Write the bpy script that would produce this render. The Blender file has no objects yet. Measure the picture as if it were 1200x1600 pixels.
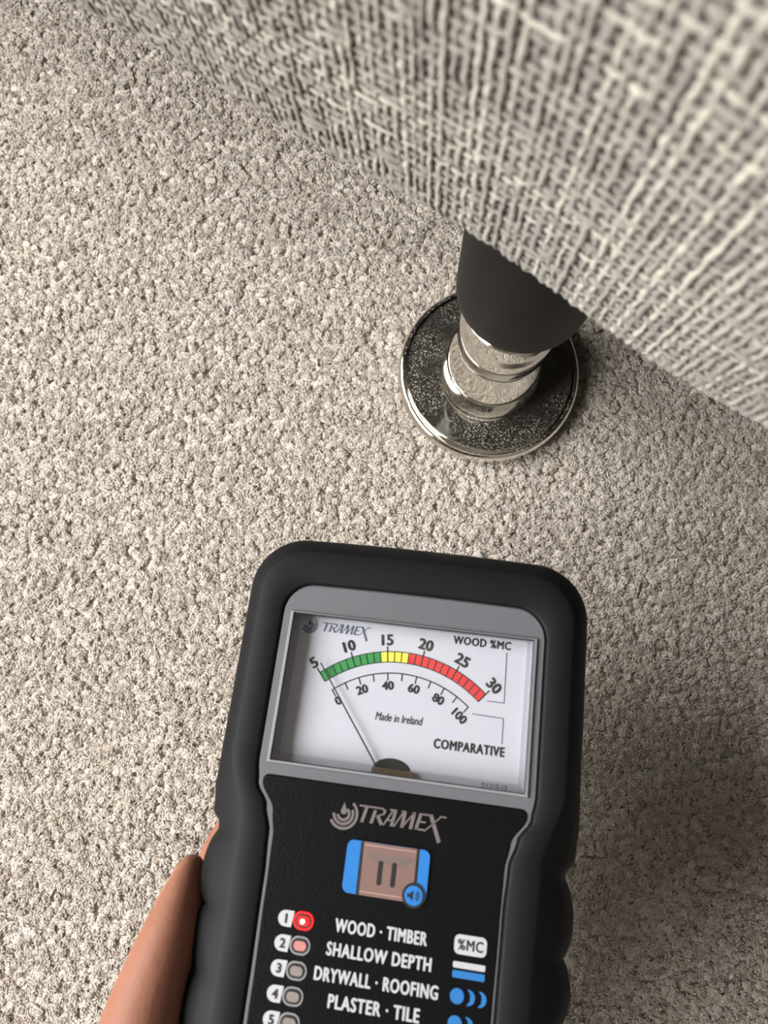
import bpy, bmesh, math, random
from math import sin, cos, pi, radians, sqrt, atan2
from mathutils import Vector, Matrix
random.seed(7)
S = bpy.context.scene
COL = S.collection

# ------------------------------------------------------------------ camera
cam_d = bpy.data.cameras.new('camera'); cam = bpy.data.objects.new('camera', cam_d); COL.objects.link(cam)
cam.matrix_world = Matrix(((0.999941, 0.001366, 0.010735, 0), (0.0, 0.991998, -0.126254, 0),
                           (-0.010821, 0.126247, 0.99194, 0.300), (0, 0, 0, 1)))
cam_d.sensor_fit = 'VERTICAL'; cam_d.sensor_height = 36; cam_d.sensor_width = 27
cam_d.lens = 36 * 1100 / 1600
cam_d.clip_start = 0.004; cam_d.clip_end = 30
cam_d.dof.use_dof = True; cam_d.dof.focus_distance = 0.225; cam_d.dof.aperture_fstop = 15
S.camera = cam

# ------------------------------------------------------------------ world, daylight, exposure
w = bpy.data.worlds.new('world'); S.world = w; w.use_nodes = True
w.node_tree.nodes['Background'].inputs[0].default_value = (0.80, 0.90, 1.0, 1)
w.node_tree.nodes['Background'].inputs[1].default_value = 2.0
ld = bpy.data.lights.new('window_daylight', 'AREA'); ld.shape = 'RECTANGLE'; ld.size = 0.78; ld.size_y = 1.4
ld.energy = 72; ld.color = (1.0, 0.975, 0.935)
lo = bpy.data.objects.new('window_daylight', ld); COL.objects.link(lo)
lo.location = (-0.93, 0.0, 0.76); lo.rotation_euler = (0, radians(-90), 0)
S.view_settings.view_transform = 'Standard'; S.view_settings.look = 'None'
S.view_settings.gamma = 1; S.view_settings.use_curve_mapping = False
S.view_settings.exposure = 0.0
S.cycles.max_bounces = 8; S.cycles.diffuse_bounces = 3; S.cycles.glossy_bounces = 4; S.cycles.transmission_bounces = 4; S.cycles.transparent_max_bounces = 10
S.cycles.adaptive_threshold = 0.05

# ------------------------------------------------------------------ helpers
def lin(c):
    return tuple(((x/255)/12.92 if x/255 <= 0.04045 else ((x/255+0.055)/1.055)**2.4) for x in c)

MATS = {}
def mat(name, rgb=None, rough=0.5, metal=0.0, spec=0.5, emit=None, estr=0, noise=None, bump=None, coat=0):
    """rgb in sRGB 0-255; noise=(scale, amount); bump=(scale, strength, distance)"""
    if name in MATS: return MATS[name]
    m = bpy.data.materials.new(name); m.use_nodes = True; nt = m.node_tree
    b = nt.nodes['Principled BSDF']
    c = lin(rgb) + (1,)
    b.inputs['Base Color'].default_value = c
    b.inputs['Roughness'].default_value = rough; b.inputs['Metallic'].default_value = metal
    b.inputs['Specular IOR Level'].default_value = spec
    if coat: b.inputs['Coat Weight'].default_value = coat
    if emit: b.inputs['Emission Color'].default_value = lin(emit) + (1,); b.inputs['Emission Strength'].default_value = estr
    tc = nt.nodes.new('ShaderNodeTexCoord')
    if noise:
        n = nt.nodes.new('ShaderNodeTexNoise'); n.inputs['Scale'].default_value = noise[0]; n.inputs['Detail'].default_value = 4
        nt.links.new(tc.outputs['Object'], n.inputs['Vector'])
        mx = nt.nodes.new('ShaderNodeMix'); mx.data_type = 'RGBA'
        mx.inputs[6].default_value = tuple(x*(1-noise[1]) for x in c[:3]) + (1,)
        mx.inputs[7].default_value = tuple(min(1, x*(1+noise[1])) for x in c[:3]) + (1,)
        nt.links.new(n.outputs['Fac'], mx.inputs[0]); nt.links.new(mx.outputs[2], b.inputs['Base Color'])
    if bump:
        n = nt.nodes.new('ShaderNodeTexNoise'); n.inputs['Scale'].default_value = bump[0]; n.inputs['Detail'].default_value = 3
        nt.links.new(tc.outputs['Object'], n.inputs['Vector'])
        bp = nt.nodes.new('ShaderNodeBump'); bp.inputs['Strength'].default_value = bump[1]; bp.inputs['Distance'].default_value = bump[2]
        nt.links.new(n.outputs['Fac'], bp.inputs['Height']); nt.links.new(bp.outputs['Normal'], b.inputs['Normal'])
    MATS[name] = m
    return m

def mesh_obj(name, verts, faces, m=None, parent=None, smooth=False):
    me = bpy.data.meshes.new(name); me.from_pydata(verts, [], faces); me.update()
    if smooth:
        me.polygons.foreach_set('use_smooth', [True]*len(me.polygons))
    if m: me.materials.append(m)
    o = bpy.data.objects.new(name, me); COL.objects.link(o)
    if parent: o.parent = parent
    return o

def bm_obj(name, bm, m=None, parent=None, smooth=False, sharp=None):
    me = bpy.data.meshes.new(name); bm.normal_update(); bm.to_mesh(me); bm.free()
    if smooth: me.polygons.foreach_set('use_smooth', [True]*len(me.polygons))
    if sharp: me.set_sharp_from_angle(angle=radians(sharp))
    if m: me.materials.append(m)
    o = bpy.data.objects.new(name, me); COL.objects.link(o)
    if parent: o.parent = parent
    return o

def tag(o, label=None, cat=None, group=None, kind=None):
    if label: o['label'] = label
    if cat: o['category'] = cat
    if group: o['group'] = group
    if kind: o['kind'] = kind
    return o

def box_bm(bm, x0, x1, y0, y1, z0, z1):
    v = [bm.verts.new(p) for p in ((x0,y0,z0),(x1,y0,z0),(x1,y1,z0),(x0,y1,z0),(x0,y0,z1),(x1,y0,z1),(x1,y1,z1),(x0,y1,z1))]
    for f in ((0,3,2,1),(4,5,6,7),(0,1,5,4),(1,2,6,5),(2,3,7,6),(3,0,4,7)): bm.faces.new([v[i] for i in f])

def lathe(name, prof, m, parent=None, n=96, sharp=None):
    vs, fs = [], []
    for r, z in prof:
        for k in range(n):
            a = 2*pi*k/n; vs.append((r*cos(a), r*sin(a), z))
    for j in range(len(prof)-1):
        for k in range(n):
            k2 = (k+1) % n
            fs.append((j*n+k, j*n+k2, (j+1)*n+k2, (j+1)*n+k))
    o = mesh_obj(name, vs, fs, m, parent, True)
    if sharp: o.data.set_sharp_from_angle(angle=radians(sharp))
    return o

def catmull(pts, sub=6):
    out = []
    P = [pts[0]] + list(pts) + [pts[-1]]
    for i in range(1, len(P)-2):
        for k in range(sub):
            t = k/sub; p = []
            for a, b, c, d in zip(P[i-1], P[i], P[i+1], P[i+2]):
                p.append(0.5*((2*b) + (-a+c)*t + (2*a-5*b+4*c-d)*t*t + (-a+3*b-3*c+d)*t**3))
            out.append(tuple(p))
    out.append(tuple(pts[-1]))
    return out

# ------------------------------------------------------------------ the room
m_wall = mat('wall_paint', (160, 152, 142), 0.9, noise=(3, 0.03))
m_ceil = mat('ceiling_paint', (205, 203, 198), 0.95, noise=(3, 0.02))
m_white = mat('white_gloss_wood', (232, 231, 226), 0.4, noise=(6, 0.02))
def carpet_base():
    m = mat('carpet_backing', (205, 195, 180), 1.0, noise=(500, 0.25), bump=(420, 1.0, 0.004)); return m
X0, X1, Y0, Y1, ZC = -0.85, 2.6, -2.1, 1.9, 2.4
bm = bmesh.new(); box_bm(bm, X0-.1, X1+.1, Y0-.1, Y1+.1, -.05, 0.0073)
floor = tag(bm_obj('floor', bm, carpet_base()), kind='structure')
bm = bmesh.new(); box_bm(bm, X0-.1, X1+.1, Y0-.1, Y1+.1, ZC, ZC+.08)
tag(bm_obj('ceiling', bm, m_ceil), kind='structure')
WY0, WY1, WZ0, WZ1 = -0.75, 0.75, 0.34, 1.20
bm = bmesh.new()
box_bm(bm, X0-.1, X0, Y0, WY0, 0, ZC); box_bm(bm, X0-.1, X0, WY1, Y1, 0, ZC)
box_bm(bm, X0-.1, X0, WY0, WY1, 0, WZ0); box_bm(bm, X0-.1, X0, WY0, WY1, WZ1, ZC)
tag(bm_obj('wall_left', bm, m_wall), kind='structure')
for nm, b in (('wall_right', (X1, X1+.1, Y0, Y1)), ('wall_back', (X0-.1, X1+.1, Y1, Y1+.1)), ('wall_front', (X0-.1, X1+.1, Y0-.1, Y0))):
    bm = bmesh.new(); box_bm(bm, *b, 0, ZC); tag(bm_obj(nm, bm, m_wall), kind='structure')
for nm, b in (('baseboard_left', (X0, X0+.015, Y0, Y1)), ('baseboard_right', (X1-.015, X1, Y0, Y1)),
              ('baseboard_back', (X0, X1, Y1-.015, Y1)), ('baseboard_front', (X0, X1, Y0, Y0+.015))):
    bm = bmesh.new(); box_bm(bm, *b, 0.008, .12); tag(bm_obj(nm, bm, m_white), kind='structure')
# window: frame, mullion, sill, panes
win = bpy.data.objects.new('window_1', None); COL.objects.link(win); win.location = (X0-.05, (WY0+WY1)/2, WZ0); tag(win, kind='structure')
hw_, hh_ = (WY1-WY0)/2, WZ1-WZ0
bm = bmesh.new()
for b in ((-hw_, -hw_+.05, 0, hh_), (hw_-.05, hw_, 0, hh_), (-.025, .025, 0, hh_), (-hw_, hw_, 0, .05), (-hw_, hw_, hh_-.05, hh_)):
    box_bm(bm, -.03, .03, b[0], b[1], b[2], b[3])
bm_obj('window_frame', bm, m_white, win)
bm = bmesh.new(); box_bm(bm, -.05, .16, -hw_-.05, hw_+.05, -.03, 0); bm_obj('window_sill', bm, m_white, win)
def pane_mat(name, tint=(1, 1, 1), rough=0.0, ior=1.45):
    m = bpy.data.materials.new(name); m.use_nodes = True; nt = m.node_tree; nt.nodes.clear()
    out = nt.nodes.new('ShaderNodeOutputMaterial'); t = nt.nodes.new('ShaderNodeBsdfTransparent'); g = nt.nodes.new('ShaderNodeBsdfGlossy')
    t.inputs[0].default_value = tint + (1,); g.inputs['Roughness'].default_value = rough
    lw = nt.nodes.new('ShaderNodeLayerWeight'); pw = nt.nodes.new('ShaderNodeMath'); pw.operation = 'POWER'; pw.inputs[1].default_value = 5
    fr = nt.nodes.new('ShaderNodeMath'); fr.operation = 'MULTIPLY_ADD'; fr.inputs[1].default_value = .96; fr.inputs[2].default_value = ((ior-1)/(ior+1))**2
    nt.links.new(lw.outputs['Facing'], pw.inputs[0]); nt.links.new(pw.outputs[0], fr.inputs[0])
    mx = nt.nodes.new('ShaderNodeMixShader'); nt.links.new(fr.outputs[0], mx.inputs[0])
    nt.links.new(t.outputs[0], mx.inputs[1]); nt.links.new(g.outputs[0], mx.inputs[2]); nt.links.new(mx.outputs[0], out.inputs[0])
    return m
m_pane = pane_mat('window_glass')
for y0, y1 in ((-hw_+.05, -.025), (.025, hw_-.05)):
    bm = bmesh.new(); box_bm(bm, -.003, .003, y0, y1, .05, hh_-.05); bm_obj('window_pane', bm, m_pane, win)

# ------------------------------------------------------------------ carpet pile (tufts too many to count)
def tuft_mat():
    m = bpy.data.materials.new('carpet_yarn'); m.use_nodes = True; nt = m.node_tree; b = nt.nodes['Principled BSDF']
    b.inputs['Roughness'].default_value = 0.95; b.inputs['Specular IOR Level'].default_value = 0.15
    b.inputs['Sheen Weight'].default_value = 0.1; b.inputs['Sheen Roughness'].default_value = 0.5
    oi = nt.nodes.new('ShaderNodeObjectInfo'); r = nt.nodes.new('ShaderNodeValToRGB')
    e = r.color_ramp.elements
    e[0].position = 0.0; e[0].color = lin((216, 206, 195)) + (1,)
    e[1].position = 1.0; e[1].color = lin((244, 238, 231)) + (1,)
    k = e.new(0.45); k.color = lin((232, 224, 214)) + (1,)
    nt.links.new(oi.outputs['Random'], r.inputs[0]); nt.links.new(r.outputs[0], b.inputs['Base Color'])
    tl = nt.nodes.new('ShaderNodeBsdfTranslucent'); nt.links.new(r.outputs[0], tl.inputs[0])
    mx = nt.nodes.new('ShaderNodeMixShader'); mx.inputs[0].default_value = .5
    nt.links.new(b.outputs[0], mx.inputs[1]); nt.links.new(tl.outputs[0], mx.inputs[2]); nt.links.new(mx.outputs[0], nt.nodes['Material Output'].inputs[0])
    return m
m_tuft = tuft_mat()
rt = random.Random(3)
tufts = []
for variant in range(7):
    vs, fs = [], []
    lean = rt.uniform(0.0009, 0.0022); la = rt.uniform(0, 2*pi); tw = rt.uniform(1.2, 2.6)
    for ply in range(16):
        a0 = 2*pi*ply/16 + rt.uniform(-.3, .3); r0 = 0.00066*sqrt(rt.uniform(.05, 1)); spl = rt.uniform(1.2, 2.6); hh = rt.uniform(.0091, .0097)
        pts = []
        for j in range(6):
            t = j/5; a = a0 + tw*t; rr = r0*(1 + (spl-1)*t**3)
            pts.append(Vector((rr*cos(a) + lean*t**2.2*cos(la), rr*sin(a) + lean*t**2.2*sin(la), (.0058 + (hh-.0058)*t) - lean*.35*t**4)))
        base = len(vs)
        for j, p in enumerate(pts):
            rad = 0.00031*(1 - .4*(j/5)**3)
            tng = (pts[min(j+1, 5)] - pts[max(j-1, 0)]).normalized()
            n1 = tng.orthogonal().normalized(); n2 = tng.cross(n1)
            for q in range(4):
                vs.append(p + n1*rad*cos(q*pi/2) + n2*rad*sin(q*pi/2))
        for j in range(5):
            for q in range(4):
                fs.append((base+j*4+q, base+j*4+(q+1) % 4, base+(j+1)*4+(q+1) % 4, base+(j+1)*4+q))
        fs.append((base+20, base+21, base+22, base+23))
    me = bpy.data.meshes.new('carpet_tuft'); me.from_pydata([tuple(v) for v in vs], [], fs)
    me.polygons.foreach_set('use_smooth', [True]*len(me.polygons)); me.materials.append(m_tuft)
    tufts.append(bpy.data.objects.new('carpet_tuft', me))           # source yarns for the pile's node tree, not placed in the scene
pv = []
PX0, PX1, PY0, PY1, PP = -.34, .34, -.30, .44, .00172
for j in range(int((PY1-PY0)/PP)):
    for i in range(int((PX1-PX0)/PP)):
        x = PX0 + (i + .5*(j % 2) + rt.uniform(-.42, .42))*PP; y = PY0 + (j + rt.uniform(-.42, .42))*PP
        pv.append((x, y, 0.0))
pile = mesh_obj('carpet_pile', pv, [], m_tuft)
tag(pile, 'beige twist pile carpet covering the floor', 'carpet', kind='stuff')
ng = bpy.data.node_groups.new('carpet_pile_tufts', 'GeometryNodeTree')
ng.interface.new_socket('Geometry', in_out='INPUT', socket_type='NodeSocketGeometry')
ng.interface.new_socket('Geometry', in_out='OUTPUT', socket_type='NodeSocketGeometry')
N = ng.nodes; L = ng.links
gi = N.new('NodeGroupInput'); go = N.new('NodeGroupOutput')
iop = N.new('GeometryNodeInstanceOnPoints'); iop.inputs['Pick Instance'].default_value = True
g2i = N.new('GeometryNodeGeometryToInstance')
for t in tufts:
    oi = N.new('GeometryNodeObjectInfo'); oi.inputs['Object'].default_value = t; oi.inputs['As Instance'].default_value = False
    oi_g = oi.outputs['Geometry']
    gg = N.new('GeometryNodeGeometryToInstance'); L.new(oi_g, gg.inputs[0]); 
    if t is tufts[0]: jn = N.new('GeometryNodeJoinGeometry')
    L.new(gg.outputs[0], jn.inputs[0])
ri = N.new('FunctionNodeRandomValue'); ri.data_type = 'INT'
for s in ri.inputs:
    if s.type == 'INT' and s.name == 'Min': s.default_value = 0
    if s.type == 'INT' and s.name == 'Max': s.default_value = 6
rv = N.new('FunctionNodeRandomValue'); rv.data_type = 'FLOAT_VECTOR'
rv.inputs[0].default_value = (-.2, -.2, 0); rv.inputs[1].default_value = (.2, .2, 6.283)
rs = N.new('FunctionNodeRandomValue'); rs.data_type = 'FLOAT_VECTOR'
rs.inputs[0].default_value = (1.0, 1.0, .95); rs.inputs[1].default_value = (1.5, 1.5, 1.04)
rs.inputs['Seed'].default_value = 5
e2r = N.new('FunctionNodeEulerToRotation')
L.new(gi.outputs[0], iop.inputs['Points']); L.new(jn.outputs[0], iop.inputs['Instance'])
L.new([o for o in ri.outputs if o.type == 'INT'][0], iop.inputs['Instance Index'])
L.new(rv.outputs[0], e2r.inputs[0]); L.new(e2r.outputs[0], iop.inputs['Rotation'])
L.new(rs.outputs[0], iop.inputs['Scale']); L.new(iop.outputs[0], go.inputs[0])
N.remove(g2i)
md = pile.modifiers.new('tufts', 'NODES'); md.node_group = ng

# ------------------------------------------------------------------ sofa: woven base, lining, leg with chrome foot
sofa = bpy.data.objects.new('sofa', None); COL.objects.link(sofa)
A = Vector((0.83039, -0.55718, 0)); OUT = Vector((-0.55718, -0.83039, 0))      # along the edge, outward from the sofa
# local axes: x along the edge, y into the sofa, z up
sofa.matrix_world = Matrix(((A.x, -OUT.x, 0, 0.0395), (A.y, -OUT.y, 0, 0.0589), (0, 0, 1, 0), (0, 0, 0, 1)))
tag(sofa, 'pale grey-beige woven fabric sofa standing on a black leg with chrome foot', 'sofa')
# profile of the front, arc length s from under the edge up the face: (out, z)
RC = .013; CC = (-.0115, .1712)
prof = [(-.055, CC[1]-RC), (-.035, CC[1]-RC)]
for k in range(0, 13):
    a = -pi/2 + k/12*(pi/2 + radians(4.5)); prof.append((CC[0] + RC*cos(a), CC[1] + RC*sin(a)))
po, pz = prof[-1]
for k in range(1, 30):
    zz = pz + k*.009; d = zz - pz; prof.append((po + d*.085 - .12*max(0, d-.12)**2 * 10, zz))
cum = [0]
for a, b in zip(prof, prof[1:]): cum.append(cum[-1] + sqrt((a[0]-b[0])**2 + (a[1]-b[1])**2))
def prof_at(s):
    s = max(0, min(cum[-1]-1e-6, s))
    for i in range(len(cum)-1):
        if s <= cum[i+1]:
            t = (s-cum[i])/(cum[i+1]-cum[i]); a, b = prof[i], prof[i+1]
            tx, tz = b[0]-a[0], b[1]-a[1]; l = sqrt(tx*tx+tz*tz)
            return a[0]+(b[0]-a[0])*t, a[1]+(b[1]-a[1])*t, tz/l, -tx/l      # out, z, normal out, normal z
NPS = 900
PT = [prof_at(cum[-1]*i/NPS) for i in range(NPS+1)]
def P(s): return PT[max(0, min(NPS, int(s/cum[-1]*NPS + .5)))]
def bulge(x): return .0016*sin(x*31+.6) + .0009*sin(x*67) - .02*max(-.25, min(.25, x))
L0, L1 = -.70, .95
ztop = .42
m_under = mat('fabric_ground', (112, 104, 102), 1.0, noise=(900, 0.25), bump=(1200, .6, .001))
nx = 120; vs = []; fs = []
xs = [L0 + (L1-L0)*i/nx for i in range(nx+1)]
pp = prof + [(prof[-1][0]-.03, ztop), (-.85, ztop), (-.85, CC[1]-RC)]
for x in xs:
    for o_, z_ in pp: vs.append((x, -(o_ + (bulge(x) if o_ > -.03 else 0)), z_))
npz = len(pp)
for i in range(nx):
    for j in range(npz-1): fs.append((i*npz+j, (i+1)*npz+j, (i+1)*npz+j+1, i*npz+j+1))
fs.append(tuple(range(npz))); fs.append(tuple(nx*npz + j for j in reversed(range(npz))))
mesh_obj('upholstered_base', vs, fs, m_under, sofa, True)
# yarns of the weave over the front
def yarn_mat():
    m = bpy.data.materials.new('woven_yarn'); m.use_nodes = True; nt = m.node_tree; b = nt.nodes['Principled BSDF']
    b.inputs['Roughness'].default_value = .9; b.inputs['Specular IOR Level'].default_value = .2; b.inputs['Sheen Weight'].default_value = .2
    at = nt.nodes.new('ShaderNodeAttribute'); at.attribute_name = 'tone'
    r = nt.nodes.new('ShaderNodeValToRGB'); e = r.color_ramp.elements
    e[0].color = lin((100, 95, 93)) + (1,); e[1].color = lin((160, 155, 144)) + (1,)
    k = e.new(.5); k.color = lin((132, 127, 119)) + (1,)
    tc = nt.nodes.new('ShaderNodeTexCoord'); n = nt.nodes.new('ShaderNodeTexNoise'); n.inputs['Scale'].default_value = 2600; n.inputs['Detail'].default_value = 2
    nt.links.new(tc.outputs['Object'], n.inputs['Vector'])
    ad = nt.nodes.new('ShaderNodeMath'); ad.operation = 'MULTIPLY_ADD'; ad.inputs[1].default_value = .5; 
    sb = nt.nodes.new('ShaderNodeMath'); sb.operation = 'SUBTRACT'; sb.inputs[1].default_value = .25
    nt.links.new(at.outputs['Fac'], sb.inputs[0]); nt.links.new(n.outputs['Fac'], ad.inputs[0]); nt.links.new(sb.outputs[0], ad.inputs[2])
    nt.links.new(ad.outputs[0], r.inputs[0]); nt.links.new(r.outputs[0], b.inputs['Base Color'])
    bp = nt.nodes.new('ShaderNodeBump'); bp.inputs['Strength'].default_value = .7; bp.inputs['Distance'].default_value = .0004
    nt.links.new(n.outputs['Fac'], bp.inputs['Height']); nt.links.new(bp.outputs[0], b.inputs['Normal'])
    return m
m_yarn = yarn_mat()
rw = random.Random(11)
FA0, FA1 = -.22, .24                     # along the edge
FS0, FS1 = .028, .235                    # arc length
PA, PS = .0019, .0023
NA = int((FA1-FA0)/PA); NSF = int((FS1-FS0)/PS)
ax = []; x = FA0
for i in range(NA): ax.append(x); x += PA*rw.uniform(.82, 1.18)
sy = []; s_ = FS0
for j in range(NSF): sy.append(s_); s_ += PS*rw.uniform(.85, 1.15)
sgn = [[(1 if (i+j) % 2 else -1) for j in range(NSF)] for i in range(NA)]
for i in range(NA):
    for j in range(NSF):
        if rw.random() < .22: sgn[i][j] = 1 if rw.random() < .75 else -1
for i in range(NA):                      # now and then a warp yarn floats over several wefts
    if rw.random() < .35:
        for _ in range(3):
            j = rw.randrange(NSF); 
            for k in range(j, min(NSF, j + rw.randrange(5, 14))): sgn[i][k] = 1
AMP = .00025
def yarns(name, warp):
    vs, fs, tone = [], [], []
    NSD = 5
    for i in range(NA if warp else NSF):
        rad0 = rw.uniform(.00046, .00076) if warp else rw.uniform(.0005, .00084); tn = rw.uniform(.2, .95); ph = rw.uniform(0, 9)
        cross = sy if warp else ax; n = len(cross); base = len(vs); rings = 0
        pts = []
        for j in range(n):
            sg = sgn[i][j] if warp else -sgn[j][i]
            pts.append((cross[j], sg*AMP, 1 if sg > 0 else .75))
            if j < n-1:
                sg2 = sgn[i][j+1] if warp else -sgn[j+1][i]
                pts.append(((cross[j]+cross[j+1])/2, (sg+sg2)*.5*AMP, .86))
        for c, h, rs_ in pts:
            wob = .00014*sin(c*900+ph) + .0001*sin(c*2300+ph*3)
            rr = rad0*rs_*(1 + .22*sin(c*700+ph*2) + rw.uniform(-.08, .08))
            if warp: xa, so = ax[i] + wob, c
            else: xa, so = c, sy[i] + wob
            o_, z_, no, nz = P(so)
            o_ = o_ + (bulge(xa) if o_ > -.03 else 0)
            h += .00035
            ctr = Vector((xa, -(o_ + no*h), z_ + nz*h)); nv = Vector((0, -no, nz))
            sv = Vector((1, 0, 0)) if warp else Vector((0, nz, no))
            for q in range(NSD):
                a = 2*pi*q/NSD + .3
                vs.append(tuple(ctr + sv*(rr*cos(a)) + nv*(rr*.8*sin(a)))); tone.append(tn)
            rings += 1
        for r_ in range(rings-1):
            for q in range(NSD):
                b0 = base + r_*NSD; q2 = (q+1) % NSD
                fs.append((b0+q, b0+q2, b0+NSD+q2, b0+NSD+q))
    o = mesh_obj(name, vs, fs, m_yarn, sofa, True)
    at = o.data.attributes.new('tone', 'FLOAT', 'POINT'); at.data.foreach_set('value', tone)
    tag(o, kind='stuff')
    return o
yarns('warp_yarns', True)
yarns('weft_yarns', False)
# unseen seat cushions, backrest and arms above the base, added to block ambient light
def soft_box(name, x0, x1, y0, y1, z0, z1, r):
    bm = bmesh.new(); box_bm(bm, x0, x1, y0, y1, z0, z1)
    bmesh.ops.bevel(bm, geom=list(bm.edges), offset=r, segments=5, affect='EDGES', profile=.5)
    return bm_obj(name, bm, m_cloth, sofa, True, 60)
m_cloth = mat('woven_cloth', (150, 144, 136), .95, noise=(700, .25), bump=(700, .8, .002))
soft_box('seat_cushion', L0+.2, .14, .0, .64, ztop+.002, ztop+.15, .04)
soft_box('seat_cushion', .145, L1-.2, .0, .64, ztop+.002, ztop+.15, .04)
soft_box('backrest', L0+.2, L1-.2, .65, .85, ztop+.002, ztop+.46, .05)
soft_box('armrest', L0, L0+.19, .0, .85, ztop+.002, ztop+.24, .05)
soft_box('armrest', L1-.19, L1, .0, .85, ztop+.002, ztop+.24, .05)
# black dust cover underneath
bm = bmesh.new(); box_bm(bm, L0+.02, L1-.02, .013, .83, CC[1]-RC-.0025, CC[1]-RC-.0005)
bm_obj('underside_lining', bm, mat('black_lining', (17, 17, 18), .95, noise=(800, .3)), sofa)
# the leg
inv = sofa.matrix_world.inverted()
LEG = inv @ Vector((0.04066, 0.0952, 0.0))
m_leg = mat('black_satin_plastic', (10, 9, 9), .5, spec=.15, noise=(300, .15), bump=(2500, .12, .0002))
leg = lathe('leg', [(0, .0925), (.0185, .0925), (.0202, .0930), (.0208, .0945), (.0210, .100), (.0214, .12), (.0218, .14), (.0220, .1575), (0, .1575)], m_leg, sofa, sharp=50)
leg.location = (LEG.x, LEG.y, 0)
def chrome_mat():
    m = bpy.data.materials.new('dusty_chrome'); m.use_nodes = True; nt = m.node_tree; b = nt.nodes['Principled BSDF']
    b.inputs['Base Color'].default_value = (.80, .78, .73, 1); b.inputs['Metallic'].default_value = 1; b.inputs['Roughness'].default_value = .045
    d = nt.nodes.new('ShaderNodeBsdfDiffuse'); d.inputs[0].default_value = lin((190, 182, 170)) + (1,)
    tc = nt.nodes.new('ShaderNodeTexCoord')
    n1 = nt.nodes.new('ShaderNodeTexNoise'); n1.inputs['Scale'].default_value = 1700; n1.inputs['Detail'].default_value = 1
    n2 = nt.nodes.new('ShaderNodeTexNoise'); n2.inputs['Scale'].default_value = 60; n2.inputs['Detail'].default_value = 3
    nt.links.new(tc.outputs['Object'], n1.inputs['Vector']); nt.links.new(tc.outputs['Object'], n2.inputs['Vector'])
    r1 = nt.nodes.new('ShaderNodeMapRange'); r1.inputs[1].default_value = .54; r1.inputs[2].default_value = .68
    r2 = nt.nodes.new('ShaderNodeMapRange'); r2.inputs[1].default_value = .38; r2.inputs[2].default_value = .65; r2.inputs[3].default_value = .08; r2.inputs[4].default_value = .65
    mu = nt.nodes.new('ShaderNodeMath'); mu.operation = 'MULTIPLY'
    nt.links.new(n1.outputs['Fac'], r1.inputs[0]); nt.links.new(n2.outputs['Fac'], r2.inputs[0])
    nt.links.new(r1.outputs[0], mu.inputs[0]); nt.links.new(r2.outputs[0], mu.inputs[1])
    ad = nt.nodes.new('ShaderNodeMath'); ad.operation = 'ADD'; ad.inputs[1].default_value = .025; nt.links.new(mu.outputs[0], ad.inputs[0])
    # dust settles on what faces up
    ge = nt.nodes.new('ShaderNodeNewGeometry'); sx = nt.nodes.new('ShaderNodeSeparateXYZ'); nt.links.new(ge.outputs['Normal'], sx.inputs[0])
    r3 = nt.nodes.new('ShaderNodeMapRange'); r3.inputs[1].default_value = .8; r3.inputs[2].default_value = .98; nt.links.new(sx.outputs['Z'], r3.inputs[0])
    m2 = nt.nodes.new('ShaderNodeMath'); m2.operation = 'MULTIPLY'; nt.links.new(ad.outputs[0], m2.inputs[0]); nt.links.new(r3.outputs[0], m2.inputs[1])
    mx = nt.nodes.new('ShaderNodeMixShader'); out = nt.nodes['Material Output']
    nt.links.new(m2.outputs[0], mx.inputs[0]); nt.links.new(b.outputs[0], mx.inputs[1]); nt.links.new(d.outputs[0], mx.inputs[2]); nt.links.new(mx.outputs[0], out.inputs[0])
    return m
m_chrome = chrome_mat()
dp = [(0, .0085), (.0345, .0085), (.0368, .0093), (.0378, .0112), (.0379, .0135), (.0374, .0155), (.0366, .0166), (.0357, .0169), (.0350, .0167), (.0346, .0161),
      (.0338, .0158), (.0330, .0158), (.0270, .0163), (.0206, .0167)]
o = lathe('foot_disc', dp, m_chrome, leg, sharp=60); o['label'] = 'dusty chrome foot disc'
sp = catmull([(.0203, .0164), (.0207, .0185), (.0209, .0220), (.0206, .0275), (.0197, .0330), (.0183, .0385), (.0167, .0435), (.0155, .0475), (.0151, .0510)], 6)
sp += [(.0152, .0535), (.0160, .0542), (.0167, .0550), (.0169, .0565), (.0169, .0670), (.0166, .0685), (.0157, .0695), (.0155, .0710), (.0155, .084), (.0166, .0905), (.0185, .0935)]
o = lathe('foot_stem', sp, m_chrome, leg, sharp=75); o['label'] = 'chrome bulb and collar under the leg'

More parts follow.
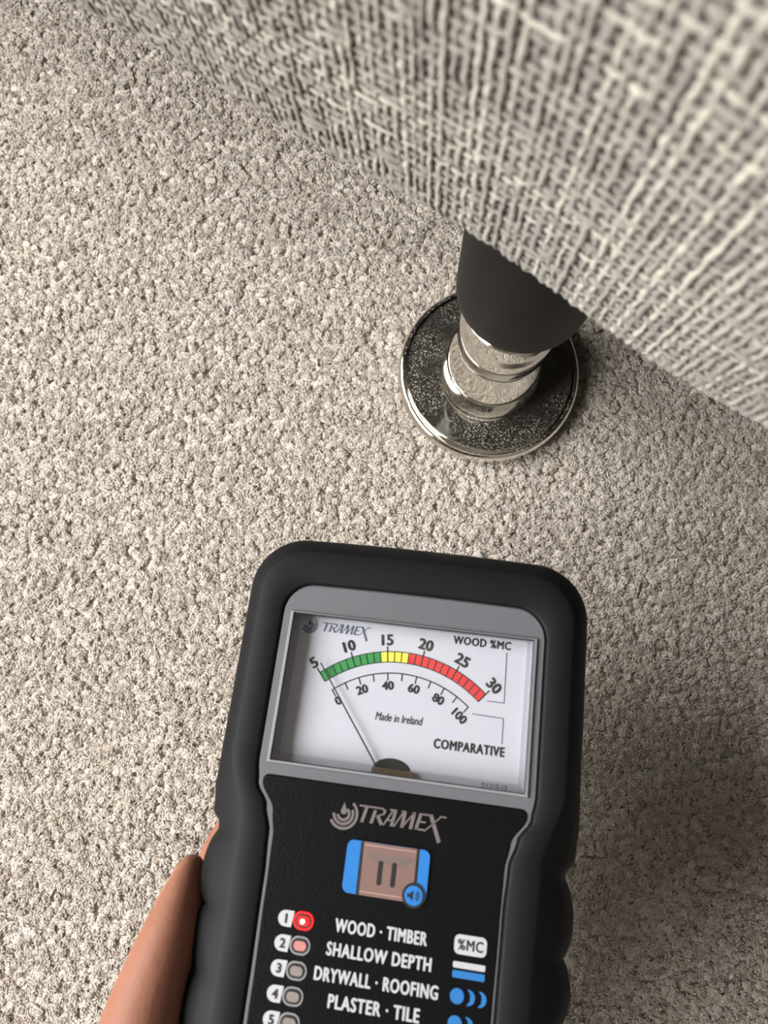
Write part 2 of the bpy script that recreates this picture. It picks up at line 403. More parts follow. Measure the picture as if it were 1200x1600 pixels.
# ------------------------------------------------------------------ the meter
meter = bpy.data.objects.new('moisture_meter', None); COL.objects.link(meter)
DM = Matrix(((0.991094, 0.122892, -0.051282, 0.003147), (-0.112111, 0.977866, 0.176661, -0.024959), (0.071857, -0.169338, 0.982935, 0.114023), (0, 0, 0, 1)))
meter.matrix_world = DM
tag(meter, 'black rubber-cased analogue moisture meter with needle dial, held over the carpet', 'moisture meter')
MM = .001
def mm(pts): return [(p[0]*MM, p[1]*MM, p[2]*MM) for p in pts]
def interp(tab, v):
    if v >= tab[0][0]: return tab[0][1]
    for (a, b), (c, d) in zip(tab, tab[1:]):
        if v >= c: 
            t = (a-v)/(a-c); t = t*t*(3-2*t); return b + (d-b)*t
    return tab[-1][1]
def ring(hw, vt, vb, rt_, rb_, arch=0, ns=150, nc=14, nt=24):
    """closed outline, counter-clockwise from the lower right: right side up, top, left side down, bottom"""
    pts = []
    ht, hb = hw(vt-rt_), hw(vb+rb_)
    for i in range(ns):
        v = (vb+rb_) + ((vt-rt_)-(vb+rb_))*i/(ns-1); pts.append((hw(v), v))
    for i in range(1, nc): a = pi/2*i/nc; pts.append((ht-rt_+rt_*cos(a), vt-rt_+rt_*sin(a)))
    for i in range(nt+1):
        u = (ht-rt_)*(1-2*i/nt); pts.append((u, vt + arch*(1-(u/(ht-rt_))**2)))
    for i in range(1, nc): a = pi/2 + pi/2*i/nc; pts.append((-(ht-rt_)+rt_*cos(a), vt-rt_+rt_*sin(a)))
    for i in range(ns):
        v = (vt-rt_) + ((vb+rb_)-(vt-rt_))*i/(ns-1); pts.append((-hw(v), v))
    for i in range(1, nc): a = pi + pi/2*i/nc; pts.append((-(hb-rb_)+rb_*cos(a), vb+rb_+rb_*sin(a)))
    for i in range(nt+1):
        u = -(hb-rb_)*(1-2*i/nt); pts.append((u, vb))
    for i in range(1, nc): a = 1.5*pi + pi/2*i/nc; pts.append(((hb-rb_)+rb_*cos(a), vb+rb_+rb_*sin(a)))
    return pts
def hw_bezel(v): return interp([(-19, 35.0), (-24.5, 34.2), (-29.5, 31.2), (-35.5, 29.5), (-46, 28.95), (-70, 28.6), (-110, 27.5)], v)
def hw_panel(v): return interp([(-22.5, 33.2), (-24, 33.0), (-30.6, 29.3), (-36.3, 28.3), (-48, 28.0), (-68, 27.6), (-110, 26.4)], v)
NOT = [-38, -55, -69, -83, -97, -111]
def hw_outer(v, k=1.0):
    if v > -36.2:
        return interp([(-26, 47.3), (-33, 46.6), (-36.2, 44.6)], v)
    for a, b in zip(NOT, NOT[1:]):
        if a >= v > b:
            x = (a-v)/(a-b); return 44.4 + 2.5*k*sin(pi*x)**.6
    return 44.4 + (0 if v < NOT[-1] else .1)
def hw_crease(v): return interp([(-17, 42.2), (-35, 37.2), (-62, 36.4), (-100, 36)], v)
def hw_outer_soft(v): return hw_outer(v, .6) - .6
lv = [(ring(hw_bezel, 27.0, -118, 8.2, 8, .25), -1.5),
      (ring(lambda v: hw_bezel(v)+.15, 27.2, -118.2, 8.3, 8, .25), .35),
      (ring(lambda v: hw_bezel(v)+.8, 27.9, -119, 9, 9, .25), .75),
      (ring(lambda v: hw_crease(v)-.8, 35.6, -127.2, 12, 12, .4), .55),
      (ring(hw_crease, 36.4, -128, 12.5, 12.5, .4), .2),
      (ring(lambda v: (hw_crease(v)*.45+hw_outer(v)*.55) + .6, 39.7, -132, 14, 14, .45), -3.6),
      (ring(lambda v: hw_outer(v)-.45, 41.0, -134.4, 15, 15, .5), -7.2),
      (ring(hw_outer, 41.3, -135, 15.2, 15, .5), -10),
      (ring(hw_outer, 41.2, -135, 15.2, 15, .5), -16),
      (ring(lambda v: hw_outer(v)-.8, 40.4, -134, 15, 15, .5), -28),
      (ring(lambda v: hw_outer_soft(v)-2.5, 38, -132, 14, 14, .5), -34),
      (ring(lambda v: hw_crease(v)-1, 34, -127, 12, 12, .4), -37)]
vs = []; fs = []; n = len(lv[0][0])
for pts, w_ in lv: vs += [(u, v, w_) for u, v in pts]
for j in range(len(lv)-1):
    for i in range(n):
        i2 = (i+1) % n; fs.append((j*n+i, (j+1)*n+i, (j+1)*n+i2, j*n+i2))
fs.append(tuple((len(lv)-1)*n + i for i in reversed(range(n))))
m_rub = mat('black_rubber', (15, 16, 18), .6, spec=.14, noise=(120, .1), bump=(3500, .15, .0001))
boot = mesh_obj('rubber_boot', mm(vs), fs, m_rub, meter, True); boot.data.set_sharp_from_angle(angle=radians(60))
boot['label'] = 'black rubber protective boot with scalloped grip sides'

m_bez = mat('grey_plastic', (86, 86, 91), .38, noise=(400, .05), bump=(3000, .1, .0001))
def plate(name, outer, hole, w0, w1, m, parent, bev=.35):
    """flat plate in the meter's plane with an optional hole and a small bevel on the outer edge"""
    bm = bmesh.new()
    def loop(pts, w): 
        vv = [bm.verts.new((p[0]*MM, p[1]*MM, w*MM)) for p in pts]; return vv
    def edges(vv): return [bm.edges.get((a, b)) or bm.edges.new((a, b)) for a, b in zip(vv, vv[1:]+vv[:1])]
    cx = sum(p[0] for p in outer)/len(outer); cy = sum(p[1] for p in outer)/len(outer)
    def inset(pts, d):
        out = []
        for i, p in enumerate(pts):
            a, b = pts[i-1], pts[(i+1) % len(pts)]; tx, ty = b[0]-a[0], b[1]-a[1]; l = max(1e-9, sqrt(tx*tx+ty*ty))
            out.append((p[0]-ty/l*d, p[1]+tx/l*d))
        return out
    o1 = loop(inset(outer, bev), w1); o2 = loop(outer, w1-bev); o3 = loop(outer, w0)
    e = edges(o1)
    if hole:
        h1 = loop(hole, w1); h2 = loop(hole, w0); e += edges(h1)
    bmesh.ops.triangle_fill(bm, use_beauty=True, use_dissolve=False, edges=e, normal=(0, 0, 1))
    def strip(a, b):
        for i in range(len(a)): 
            j = (i+1) % len(a); bm.faces.new((a[i], b[i], b[j], a[j]))
    strip(o1, o2); strip(o2, o3)
    if hole: strip(h2, h1)
    bmesh.ops.recalc_face_normals(bm, faces=bm.faces)
    return bm_obj(name, bm, m, parent, True, 30)
LW, LT, LB = 33.0, 19.5, -19.6
hole = [(-LW, LB), (LW, LB), (LW, LT), (-LW, LT)]
bez = plate('bezel', ring(hw_bezel, 27.0, -118, 8.2, 8, .25, ns=90), hole, -7.5, 0.25, m_bez, meter, .5)
bez['label'] = 'grey plastic bezel around the dial and keypad'
m_pan = mat('black_panel', (6, 6, 8), .4, spec=.14, noise=(500, .1), bump=(1500, .35, .0003))
pan = plate('front_panel', ring(hw_panel, -22.2, -115, 1.6, 6, 0, ns=90), None, 0.0, .6, m_pan, meter, .3)
pan['label'] = 'black textured keypad panel'

# --- flat print helpers (everything in mm in the meter's plane)
def flat(name, polys, w_, m, parent, thick=0):
    vs, fs = [], []
    for pl in polys:
        b = len(vs); vs += [(p[0]*MM, p[1]*MM, w_*MM) for p in pl]; f = tuple(range(b, b+len(pl)))
        ar = sum(pl[i-1][0]*pl[i][1]-pl[i][0]*pl[i-1][1] for i in range(len(pl)))
        fs.append(f if ar > 0 else f[::-1])
        if thick:
            b2 = len(vs); vs += [(p[0]*MM, p[1]*MM, (w_-thick)*MM) for p in pl]; k = len(pl)
            for i in range(k):
                j = (i+1) % k; q = (b+i, b2+i, b2+j, b+j); fs.append(q if ar > 0 else q[::-1])
    return mesh_obj(name, vs, fs, m, parent)
def stroke(a, b, wd):
    dx, dy = b[0]-a[0], b[1]-a[1]; l = sqrt(dx*dx+dy*dy); nx_, ny_ = -dy/l*wd/2, dx/l*wd/2
    return [(a[0]+nx_, a[1]+ny_), (a[0]-nx_, a[1]-ny_), (b[0]-nx_, b[1]-ny_), (b[0]+nx_, b[1]+ny_)]
def arc_band(cx, cy, r0, r1, a0, a1, n=24):
    """angles in degrees, counter-clockwise from +u"""
    A_ = [radians(a0+(a1-a0)*i/n) for i in range(n+1)]
    return [(cx+r1*cos(a), cy+r1*sin(a)) for a in A_] + [(cx+r0*cos(a), cy+r0*sin(a)) for a in reversed(A_)]
def disc(cx, cy, r, n=28): return [(cx+r*cos(2*pi*i/n), cy+r*sin(2*pi*i/n)) for i in range(n)]
def rrect(x0, x1, y0, y1, r, n=6):
    out = []
    for cx, cy, a0 in ((x1-r, y1-r, 0), (x0+r, y1-r, 90), (x0+r, y0+r, 180), (x1-r, y0+r, 270)):
        for i in range(n+1): a = radians(a0+90*i/n); out.append((cx+r*cos(a), cy+r*sin(a)))
    return out
def text(name, body, cx, cy, w_, m, parent, width=None, cap=None, rot=0, bold=.05, shear=0, sp=1.0):
    cu = bpy.data.curves.new(name, 'FONT'); cu.body = body; cu.size = 1; cu.shear = shear; cu.space_character = sp
    cu.resolution_u = 3
    ob = bpy.data.objects.new(name, cu); COL.objects.link(ob)
    dg = bpy.context.evaluated_depsgraph_get()
    me = bpy.data.meshes.new_from_object(ob.evaluated_get(dg)); bpy.data.objects.remove(ob); bpy.data.curves.remove(cu)
    X = [v.co.x for v in me.vertices]; Y = [v.co.y for v in me.vertices]
    x0, x1, y0, y1 = min(X), max(X), min(Y), max(Y)
    sy_ = cap/(y1-y0); sx_ = width/(x1-x0) if width else sy_
    c_, s__ = cos(radians(rot)), sin(radians(rot))
    for v in me.vertices:
        a = (v.co.x-(x0+x1)/2)*sx_; b = (v.co.y-(y0+y1)/2)*sy_
        v.co = ((cx + a*c_ - b*s__)*MM, (cy + a*s__ + b*c_)*MM, w_*MM)
    vs0 = [tuple(v.co) for v in me.vertices]; fs0 = [tuple(p.vertices) for p in me.polygons]; bpy.data.meshes.remove(me)
    d = bold*cap*MM; vs1, fs1 = [], []
    for k, (dx, dy) in enumerate(((-d, 0), (d, 0), (0, d*.7), (0, -d*.7), (-d*.7, d*.5), (d*.7, -d*.5))):
        b = len(vs1); vs1 += [(x+dx*c_-dy*s__, y+dx*s__+dy*c_, z+k*2e-6) for x, y, z in vs0]; fs1 += [tuple(b+i for i in f) for f in fs0]
    return mesh_obj(name, vs1, fs1, m, parent)

m_ink = mat('black_ink', (16, 16, 18), .6, noise=(900, .1))
m_slate = mat('slate_ink', (74, 84, 96), .6, noise=(900, .1))
m_blue = mat('blue_print', (30, 96, 155), .45, noise=(900, .06))
m_pale = mat('pale_print', (160, 160, 163), .5, noise=(900, .05))
m_dial = mat('white_dial', (178, 179, 188), .55, noise=(200, .015))

# --- dial plate and print
DW = -4.5
dial = flat('dial_plate', [[(-LW, LB), (LW, LB), (LW, LT), (-LW, LT)]], DW, m_dial, meter, .8); dial['label'] = 'white printed dial plate'
CU, CV = -1.4, -22.2
def ang(val): return 90 - (-39.7 + (val-5)*(80.1/25))
m_green = mat('green_print', (36, 128, 58), .55, noise=(900, .06)); m_yel = mat('yellow_print', (240, 220, 70), .55, noise=(900, .04)); m_red = mat('red_print', (192, 34, 36), .55, noise=(900, .06))
for k in range(5, 30):
    m = m_green if k < 14 else m_yel if k < 18 else m_red
    flat('scale_segment', [arc_band(CU, CV, 31.75, 34.45, ang(k), ang(k+1), 3)], DW+.04, m, dial)
lines = [arc_band(CU, CV, 34.35, 34.6, ang(5), ang(30), 60), arc_band(CU, CV, 31.6, 31.85, ang(5), ang(30), 60)]
for k in range(5, 31):
    a = radians(ang(k)); r1 = 35.9 if k % 5 == 0 else 34.5
    lines.append(stroke((CU+31.7*cos(a), CV+31.7*sin(a)), (CU+r1*cos(a), CV+r1*sin(a)), .36 if k % 5 == 0 else .30))
flat('moisture_scale_lines', lines, DW+.07, m_ink, dial)
def ang2(val): return 90 - (-38.9 + val*.778)
lines = [arc_band(CU, CV, 28.68, 28.98, ang2(0), ang2(100), 60)]
for k in range(0, 101, 10):
    a = radians(ang2(k)); lines.append(stroke((CU+26.9*cos(a), CV+26.9*sin(a)), (CU+28.9*cos(a), CV+28.9*sin(a)), .32))
flat('comparative_scale_lines', lines, DW+.07, m_ink, dial)
for k in (5, 10, 15, 20, 25, 30):
    a = radians(ang(k)); text('scale_number', str(k), CU+37.6*cos(a), CV+37.6*sin(a), DW+.07, m_ink, dial, cap=2.75, rot=ang(k)-90, bold=.075)
for k in (0, 20, 40, 60, 80, 100):
    a = radians(ang2(k)); text('scale_number', str(k), CU+25.6*cos(a), CV+25.6*sin(a), DW+.07, m_ink, dial, cap=2.15, rot=ang2(k)-90, bold=.075)
text('wood_lettering', 'WOOD %MC', 18.9, 17.25, DW+.07, m_slate if False else m_ink, dial, width=15.2, cap=2.1, bold=.05, sp=1.12)
text('made_in_lettering', 'Made in Ireland', -.9, -4.85, DW+.07, m_ink, dial, width=12.4, cap=2.0, shear=.18, bold=.02)
text('comparative_lettering', 'COMPARATIVE', 17.8, -9.75, DW+.07, m_ink, dial, width=18.0, cap=2.3, bold=.06, sp=1.12)
flat('scale_guide_lines', [stroke((25.6, 15.5), (25.85, 2.4), .22), stroke((25.85, 2.4), (21.4, 2.4), .22), stroke((17.9, -1.3), (25.95, -1.45), .22), stroke((25.95, -1.45), (26.05, -7.8), .22)], DW+.07, m_slate, dial)
# --- wordmark and droplet emblem
def wordmark(name, ox, oy, sc, w_, m, parent):
    sk = .24
    raw = [((-.9, 3.7), (4.9, 3.7), .42), ((1.0, 0), (1.0, 3.6), .8),
           ((3.3, 0), (3.3, 3.1), .8), ((4.6, 3.7), (5.6, 3.35), .45), ((5.6, 3.45), (5.65, 2.5), .6), ((5.7, 2.55), (4.0, 1.75), .45), ((4.3, 1.9), (5.9, 0), .75),
           ((6.3, 0), (7.5, 3.6), .45), ((6.7, 3.7), (8.5, 3.7), .42), ((8.1, 3.7), (8.3, 0), .8), ((6.9, 1.3), (8.2, 1.3), .4),
           ((8.9, 0), (10.1, 3.7), .4), ((9.6, 3.7), (10.7, 3.7), .42), ((10.4, 3.7), (10.9, 0), .85), ((10.9, .1), (12.6, 3.7), .4), ((12.3, 3.7), (13.0, 3.7), .42), ((12.7, 3.7), (13.0, 0), .85),
           ((14.3, 0), (14.3, 3.6), .8), ((13.9, 3.7), (17.0, 3.7), .42), ((14.4, 1.95), (16.1, 1.95), .4), ((14.0, .22), (16.3, .22), .44),
           ((16.7, 3.85), (20.7, -2.1), .85), ((16.4, .0), (19.3, 3.7), .36), ((18.9, 3.7), (20.6, 3.7), .4)]
    polys = []
    for a, b, wd in raw:
        q = stroke(a, b, wd); polys.append([(ox + (x+sk*y)*sc, oy + y*sc) for x, y in q])
    return flat(name, [p for p in polys], w_, m, parent)
def emblem(cx, cy, sc, w_, m, mdrop, parent):
    for r, a0, a1 in ((3.35, -150, 52), (2.35, -178, 28), (1.4, -170, 55)):
        flat('emblem_arc', [arc_band(cx, cy, (r-.33)*sc, (r+.33)*sc, a0, a1, 24)], w_, m, parent)
    dr = [(cx+.75*sc*cos(radians(a)), cy+(.55+.75*sin(radians(a)))*sc) for a in range(150, 391, 15)] + [(cx-.05*sc, cy+2.7*sc)]
    flat('emblem_drop', [dr], w_+.01, mdrop, parent)
wordmark('brand_lettering', -24.9+.35, 15.35, .62, DW+.07, m_slate, dial)
emblem(-28.1, 16.6, .6, DW+.07, m_slate, m_blue, dial)
m_silver = mat('silver_print', (126, 118, 118), .35, metal=.6, noise=(900, .05))
wordmark('brand_lettering', -7.9+.0, -30.2, 1.0, .68, m_silver, pan)
emblem(-11.6, -28.9, 1.0, .68, m_silver, m_silver, pan)
# --- pivot, needle
m_dark = mat('dark_opening', (14, 12, 11), .8, noise=(600, .2)); m_brass = mat('bronze_coil', (110, 92, 62), .45, metal=.7, noise=(500, .3))
po_ = [(-1.3+5.2*cos(radians(a)), -18.3+3.5*sin(radians(a))) for a in range(0, 181, 10)]
flat('pivot_opening', [po_], DW+.06, m_dark, dial)
flat('pivot_coil', [rrect(-6.3, 4.6, -19.4, -17.4, .5)], DW+1.6, m_brass, dial, 1.2)
ca, sa = (-23.4+6.15), (6.73+16.06); ln = sqrt(ca*ca+sa*sa); ca /= ln; sa /= ln
def nd(r, off): return (CU + ca*r - sa*off, CV + sa*r + ca*off)
ndl = flat('needle', [[nd(5.6, -.22), nd(5.6, .22), nd(36.4, .17), nd(36.4, -.17)], [nd(3.0, -.5), nd(3.0, .5), nd(6.2, .25), nd(6.2, -.25)]], DW+1.5, m_ink, meter, .15)
ndl['label'] = 'thin black needle pointing to the low end'
# --- clear cover: front sheet, bevelled clear edge, inner walls
m_clear = pane_mat('clear_acrylic', (.97, .97, .975), .02)
m_edge = mat('clear_edge_plastic', (118, 118, 122), .12, spec=.6, noise=(80, .08))
m_edged = mat('dark_groove_plastic', (44, 44, 48), .4, noise=(80, .1))  # plain dark grey for the cover groove and the code lettering
bm = bmesh.new()
def rect_ring(bm, a, wa, b, wb):
    A_ = [bm.verts.new((x*MM, y*MM, wa*MM)) for x, y in ((a[0], a[2]), (a[1], a[2]), (a[1], a[3]), (a[0], a[3]))]
    B_ = [bm.verts.new((x*MM, y*MM, wb*MM)) for x, y in ((b[0], b[2]), (b[1], b[2]), (b[1], b[3]), (b[0], b[3]))]
    for i in range(4):
        j = (i+1) % 4; bm.faces.new((A_[i], A_[j], B_[j], B_[i]))
rect_ring(bm, (-LW, LW, LB, LT), .1, (-LW+.35, LW-.35, LB+.3, LT-.3), .9)
rect_ring(bm, (-LW+.35, LW-.35, LB+.3, LT-.3), .9, (-LW+1.0, LW-1.0, LB+.8, LT-.55), 1.0)
bm_obj('cover_rim', bm, m_edge, meter)
bm = bmesh.new(); rect_ring(bm, (-LW+1.0, LW-1.0, LB+.8, LT-.55), 1.0, (-LW+1.3, LW-1.3, LB+1.05, LT-.9), .35)
bm_obj('cover_groove', bm, m_edged, meter)
bm = bmesh.new()
rect_ring(bm, (-LW+1.3, LW-1.3, LB+1.05, LT-.9), .35, (-LW+1.9, LW-1.9, LB+2.4, LT-1.1), .1)
rect_ring(bm, (-LW+1.9, LW-1.9, LB+2.4, LT-1.1), .1, (-LW+2.2, LW-2.2, LB+2.6, LT-.6), -4.4)
m_wallc = pane_mat('clear_wall_plastic', (.86, .86, .88), .1)
bm_obj('cover_wall', bm, m_wallc, meter)
bm = bmesh.new(); box_bm(bm, (-LW+1.2)*MM, (LW-1.2)*MM, (LB+1.0)*MM, (LT-.8)*MM, .45*MM, .75*MM)
cov = bm_obj('clear_cover', bm, m_clear, meter); cov['label'] = 'clear plastic dial cover'
text('code_lettering', 'D1215-15', 24.5, LB+1.7, .42, m_edged, dial, width=6.2, cap=1.0)

# --- button
m_bb = mat('blue_button', (30, 100, 165), .38, noise=(500, .05))
btn = flat('button', [rrect(-9.6, 10.5, -46.0, -34.3, 1.6)], 1.1, m_bb, meter, .8); btn['label'] = 'blue button with a brushed metal-look centre'
m_gap = mat('button_gap', (8, 10, 14), .5, noise=(500, .1))
flat('button_gap_line', [[(-6.35, -34.2), (-5.5, -34.2), (-5.35, -46.1), (-6.2, -46.1)]], 1.14, m_gap, btn)
flat('button_gap_line', [[(7.2, -34.2), (7.9, -34.2), (8.0, -46.1), (7.3, -46.1)]], 1.14, m_gap, btn)
m_cop = mat('satin_metal', (122, 98, 92), .38, metal=.35, noise=(250, .06))
cp = [(-5.6, -34.35), (7.25, -34.35), (7.35, -46.0), (-5.4, -46.0)]
flat('button_plate', [cp], 1.2, m_cop, btn, .1)
flat('button_plate_edge', [stroke((-5.5, -35.0), (7.2, -35.0), .25)], 1.25, mat('satin_metal_light', (165, 140, 130), .35, metal=.35, noise=(250, .05)), btn)
flat('button_plate_edge', [stroke((-5.4, -45.2), (7.3, -45.2), .25)], 1.25, MATS['satin_metal_light'], btn)
sh = [(-4.4, -36.6), (7.0, -36.6), (6.2, -37.6), (4.6, -38.6), (3.6, -38.8), (-2.0, -38.5), (-3.6, -37.9)]
flat('button_emblem', [sh], 1.23, mat('dark_taupe_print', (92, 80, 76), .5, noise=(300, .1)), btn)
flat('button_slot', [rrect(-1.6, -.5, -43.4, -38.0, .5)], 1.27, m_gap, btn)
flat('button_slot', [rrect(1.7, 2.8, -43.4, -38.0, .5)], 1.27, m_gap, btn)
flat('speaker_ring', [disc(7.5, -44.4, 2.75)], 1.3, m_gap, btn, .2)
flat('speaker_disc', [disc(7.5, -44.4, 2.15)], 1.36, m_bb, btn, .1)
flat('speaker_symbol', [[(6.0, -44.8), (6.0, -44.0), (6.6, -44.0), (7.4, -43.2), (7.4, -45.6), (6.6, -44.8)], arc_band(7.4, -44.4, .75, 1.0, -50, 50, 8), arc_band(7.4, -44.4, 1.25, 1.5, -50, 50, 8)], 1.4, m_gap, btn)

# --- mode rows
rows = [-53.4, -58.6, -63.8, -69.0, -74.2]
m_led = mat('led_off_lens', (118, 110, 106), .3, noise=(300, .08)); m_led2 = mat('led_pink_lens', (165, 112, 108), .3, noise=(300, .08))
m_ring = mat('led_ring', (120, 120, 122), .4, noise=(500, .05))
m_on = mat('led_lit_lens', (200, 10, 14), .4, emit=(255, 14, 20), estr=1.6)
m_core = mat('led_lit_core', (255, 220, 200), .3, emit=(255, 150, 130), estr=6.0)
for k, v in enumerate(rows):
    tabp = [(-20.5, v-1.75), (-20.1, v+1.75)] + [(-22.1+1.75*cos(radians(a)), v+1.75*sin(radians(a))) for a in range(90, 271, 15)]
    tb = flat('number_tab', [tabp], .68, m_pale, pan)
    text('number_lettering', str(k+1), -21.9, v, .74, m_ink, tb, cap=1.9, bold=.07)
    ringp = rrect(-20.15, -15.3, v-1.95, v+1.95, 1.85, 8)
    rg = flat('indicator_ring', [ringp], .74, m_on if k == 0 else m_ring, pan, .1)
    flat('indicator_recess', [rrect(-19.75, -15.7, v-1.55, v+1.55, 1.5, 8)], .80, m_gap, rg)
    flat('indicator_lens', [rrect(-19.2, -16.2, v-1.0, v+1.0, .95, 8)], 1.0, m_on if k == 0 else m_led2 if k == 1 else m_led, rg, .25)
    if k == 0: flat('indicator_glow', [disc(-17.9, v-.1, .55)], 1.06, m_core, rg)
for (body, u0, u1), v in zip((('WOOD \u00b7 TIMBER', -10.0, 11.6), ('SHALLOW DEPTH', -11.3, 13.1), ('DRYWALL \u00b7 ROOFING', -13.4, 15.2), ('PLASTER \u00b7 TILE', -9.4, 11.5)), (-53.15, -58.2, -63.55, -68.65)):
    text('mode_lettering', body, (u0+u1)/2, v, .7, m_pale, pan, width=u1-u0, cap=2.75, bold=.05, sp=1.12)
pill = flat('unit_badge', [rrect(18.0, 25.5, -55.1, -51.0, 1.2)], .68, m_pale, pan)
text('unit_lettering', '%MC', 21.75, -53.05, .74, m_ink, pill, width=5.8, cap=2.2, bold=.035, sp=1.1)
flat('depth_bar', [rrect(18.1, 25.5, -57.9, -56.6, .3)], .68, m_pale, pan)
flat('depth_bar', [rrect(18.1, 25.5, -59.9, -58.4, .3)], .68, m_blue, pan)
def crescent(cx, cy, r, cut):
    return [(cx+r*cos(radians(a)), cy+r*sin(radians(a))) for a in range(-80, 81, 10)] + [(cx-cut+.9*r*cos(radians(a)), cy+.95*r*sin(radians(a))) for a in range(75, -76, -10)]
for v, n_ in ((-63.5, 3), (-68.9, 2)):
    flat('density_dot', [disc(19.6, v, 1.6)], .68, m_blue, pan)
    for j in range(1, n_):
        c0 = 19.6 + 2.6*j
        flat('density_dot', [[(c0-.35, v+1.6)] + [(c0-.1+1.6*cos(radians(a)), v+1.6*sin(radians(a))) for a in range(85, -86, -10)] + [(c0-.35, v-1.6), (c0+.35, v-.7), (c0+.4, v+.2), (c0+.25, v+.9)]], .68, m_blue, pan)

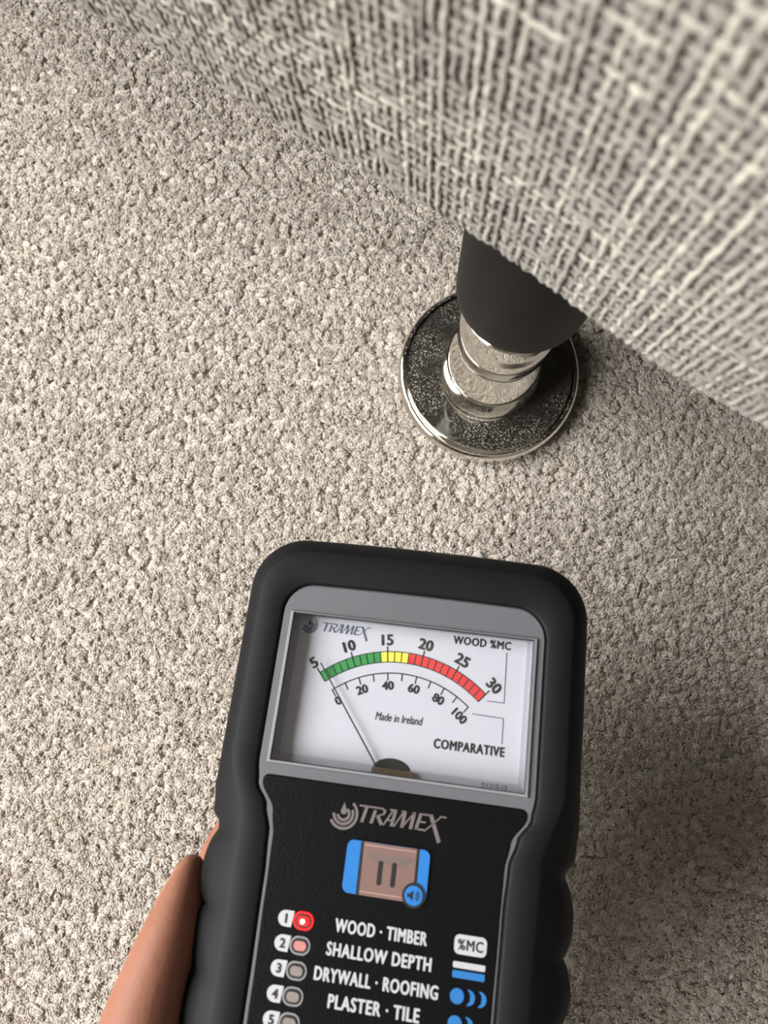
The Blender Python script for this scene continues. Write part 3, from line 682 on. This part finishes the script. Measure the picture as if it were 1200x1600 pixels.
# ------------------------------------------------------------------ the hand under the meter (left hand, palm up)
def hand():
    bm = bmesh.new()
    def tube(pts, nsd=16, sub=6):
        """pts: (u, v, w, ru, rw): an elliptical tube along the path with rounded ends"""
        P_ = catmull(pts, sub)
        rings = []
        ctr = [Vector(p[:3]) for p in P_]
        def add(c, t, ru, rw):
            ax_w = Vector((0, 0, 1)); a1 = t.cross(ax_w); a1 = a1.normalized() if a1.length > 1e-4 else Vector((1, 0, 0)); a2 = a1.cross(t).normalized()
            rings.append([bm.verts.new((c + a1*ru*cos(2*pi*q/nsd) + a2*rw*sin(2*pi*q/nsd))*MM) for q in range(nsd)])
        t0 = (ctr[1]-ctr[0]).normalized(); t1 = (ctr[-1]-ctr[-2]).normalized()
        for k in (1, .9, .7, .4): 
            r_ = sqrt(1-k*k) if k < 1 else .05; add(ctr[0]-t0*k*max(P_[0][3:5]), t0, P_[0][3]*max(r_, .05), P_[0][4]*max(r_, .05))
        for i, p in enumerate(P_):
            t = (ctr[min(i+1, len(ctr)-1)] - ctr[max(i-1, 0)]).normalized(); add(ctr[i], t, p[3], p[4])
        e = min(P_[-1][3:5])
        for k in (.4, .7, .9, 1): 
            r_ = sqrt(1-k*k) if k < 1 else .05; add(ctr[-1]+t1*k*e*1.2, t1, P_[-1][3]*max(r_, .05), P_[-1][4]*max(r_, .05))
        for a, b in zip(rings, rings[1:]):
            for q in range(nsd): bm.faces.new((a[q], a[(q+1) % nsd], b[(q+1) % nsd], b[q]))
        bm.faces.new(rings[0][::-1]); bm.faces.new(rings[-1])
    # thumb along the side of the boot
    tube([(-40, -132, -46, 15, 15), (-53, -110, -30, 13.5, 14), (-55.4, -92, -12, 11.0, 12), (-54.6, -84, -8, 10.0, 11), (-53.0, -72.5, -7, 8.4, 10), (-51.6, -63.5, -8, 7.2, 9.5), (-50.9, -55.5, -12, 5.4, 9), (-51.0, -50.3, -15, 3.7, 7)])
    # index, middle, ring, little finger under the back of the meter
    tube([(-36, -112, -58, 11, 10), (-47, -84, -57, 10, 9.5), (-51.8, -58, -51, 8.8, 8.5), (-46.5, -42, -48, 8.2, 8), (-36, -22, -46, 7.6, 7.5), (-29, -8, -45.5, 6.2, 6.2)])
    tube([(-22, -110, -60, 11, 10), (-26, -76, -58, 10, 9.5), (-22, -45, -50, 9, 8.6), (-12, -16, -46.5, 8.2, 7.8), (-4, 6, -45.5, 6.5, 6.3)])
    tube([(-6, -112, -60, 11, 10), (-3, -80, -58, 9.6, 9.2), (2, -50, -50, 8.6, 8.4), (10, -24, -46.3, 7.8, 7.5), (16, -4, -45.3, 6.2, 6)])
    tube([(8, -118, -58, 10, 9), (16, -90, -56, 8.6, 8.4), (22, -66, -49, 7.6, 7.4), (27, -46, -45.8, 6.8, 6.6), (30, -30, -45, 5.5, 5.4)])
    # palm and wrist
    tube([(-12, -84, -60, 30, 11), (-12, -110, -60, 36, 14), (-14, -135, -58, 35, 17), (-18, -160, -58, 29, 18), (-22, -185, -58, 26, 19), (-30, -240, -56, 30, 24), (-44, -320, -50, 37, 32)])
    me = bpy.data.meshes.new('hand'); bm.to_mesh(me); bm.free()
    ob = bpy.data.objects.new('hand_build', me); COL.objects.link(ob)
    r = ob.modifiers.new('r', 'REMESH'); r.mode = 'VOXEL'; r.voxel_size = .0011
    s1 = ob.modifiers.new('s', 'SMOOTH'); s1.factor = .5; s1.iterations = 6
    dg = bpy.context.evaluated_depsgraph_get()
    res = bpy.data.meshes.new_from_object(ob.evaluated_get(dg)); bpy.data.objects.remove(ob)
    res.polygons.foreach_set('use_smooth', [True]*len(res.polygons)); res.materials.clear(); res.name = 'hand'
    m = mat('skin', (128, 86, 69), .6, spec=.2, noise=(140, .12), bump=(900, .25, .0004))
    b = m.node_tree.nodes['Principled BSDF']; b.inputs['Subsurface Weight'].default_value = .25
    b.inputs['Subsurface Radius'].default_value = (1, .35, .2); b.inputs['Subsurface Scale'].default_value = .003
    res.materials.append(m)
    h = bpy.data.objects.new('hand', res); COL.objects.link(h); h.matrix_world = DM
    tag(h, 'bare hand gripping the black meter from below, thumb along its left side', 'hand')
    # thumb nail: a thin curved plate on the outer side of the thumb tip
    vs, fs = [], []
    nu, nv_ = 8, 8
    for i in range(nv_+1):
        t = i/nv_; v = -47.8 - 9.5*t; ctr = -51.2 - .7*t; ru = 3.5 + 2.4*t
        for j in range(nu+1):
            a = radians(-58 + 116*j/nu); wd = 6.6*(1 - .25*(1-t)**3)
            vs.append((ctr - (ru+.05)*cos(a)**.8*1.0, v + (0 if i else -.6*abs(sin(a))), -16 + 4*t + wd*sin(a)))
    for i in range(nv_):
        for j in range(nu): b0 = i*(nu+1)+j; fs.append((b0, b0+1, b0+nu+2, b0+nu+1))
    nl = mesh_obj('thumbnail', mm(vs), fs, mat('nail', (150, 102, 80), .3, noise=(120, .06)), h, True)
    so = nl.modifiers.new('thickness', 'SOLIDIFY'); so.thickness = .0005; so.offset = 0
hand()
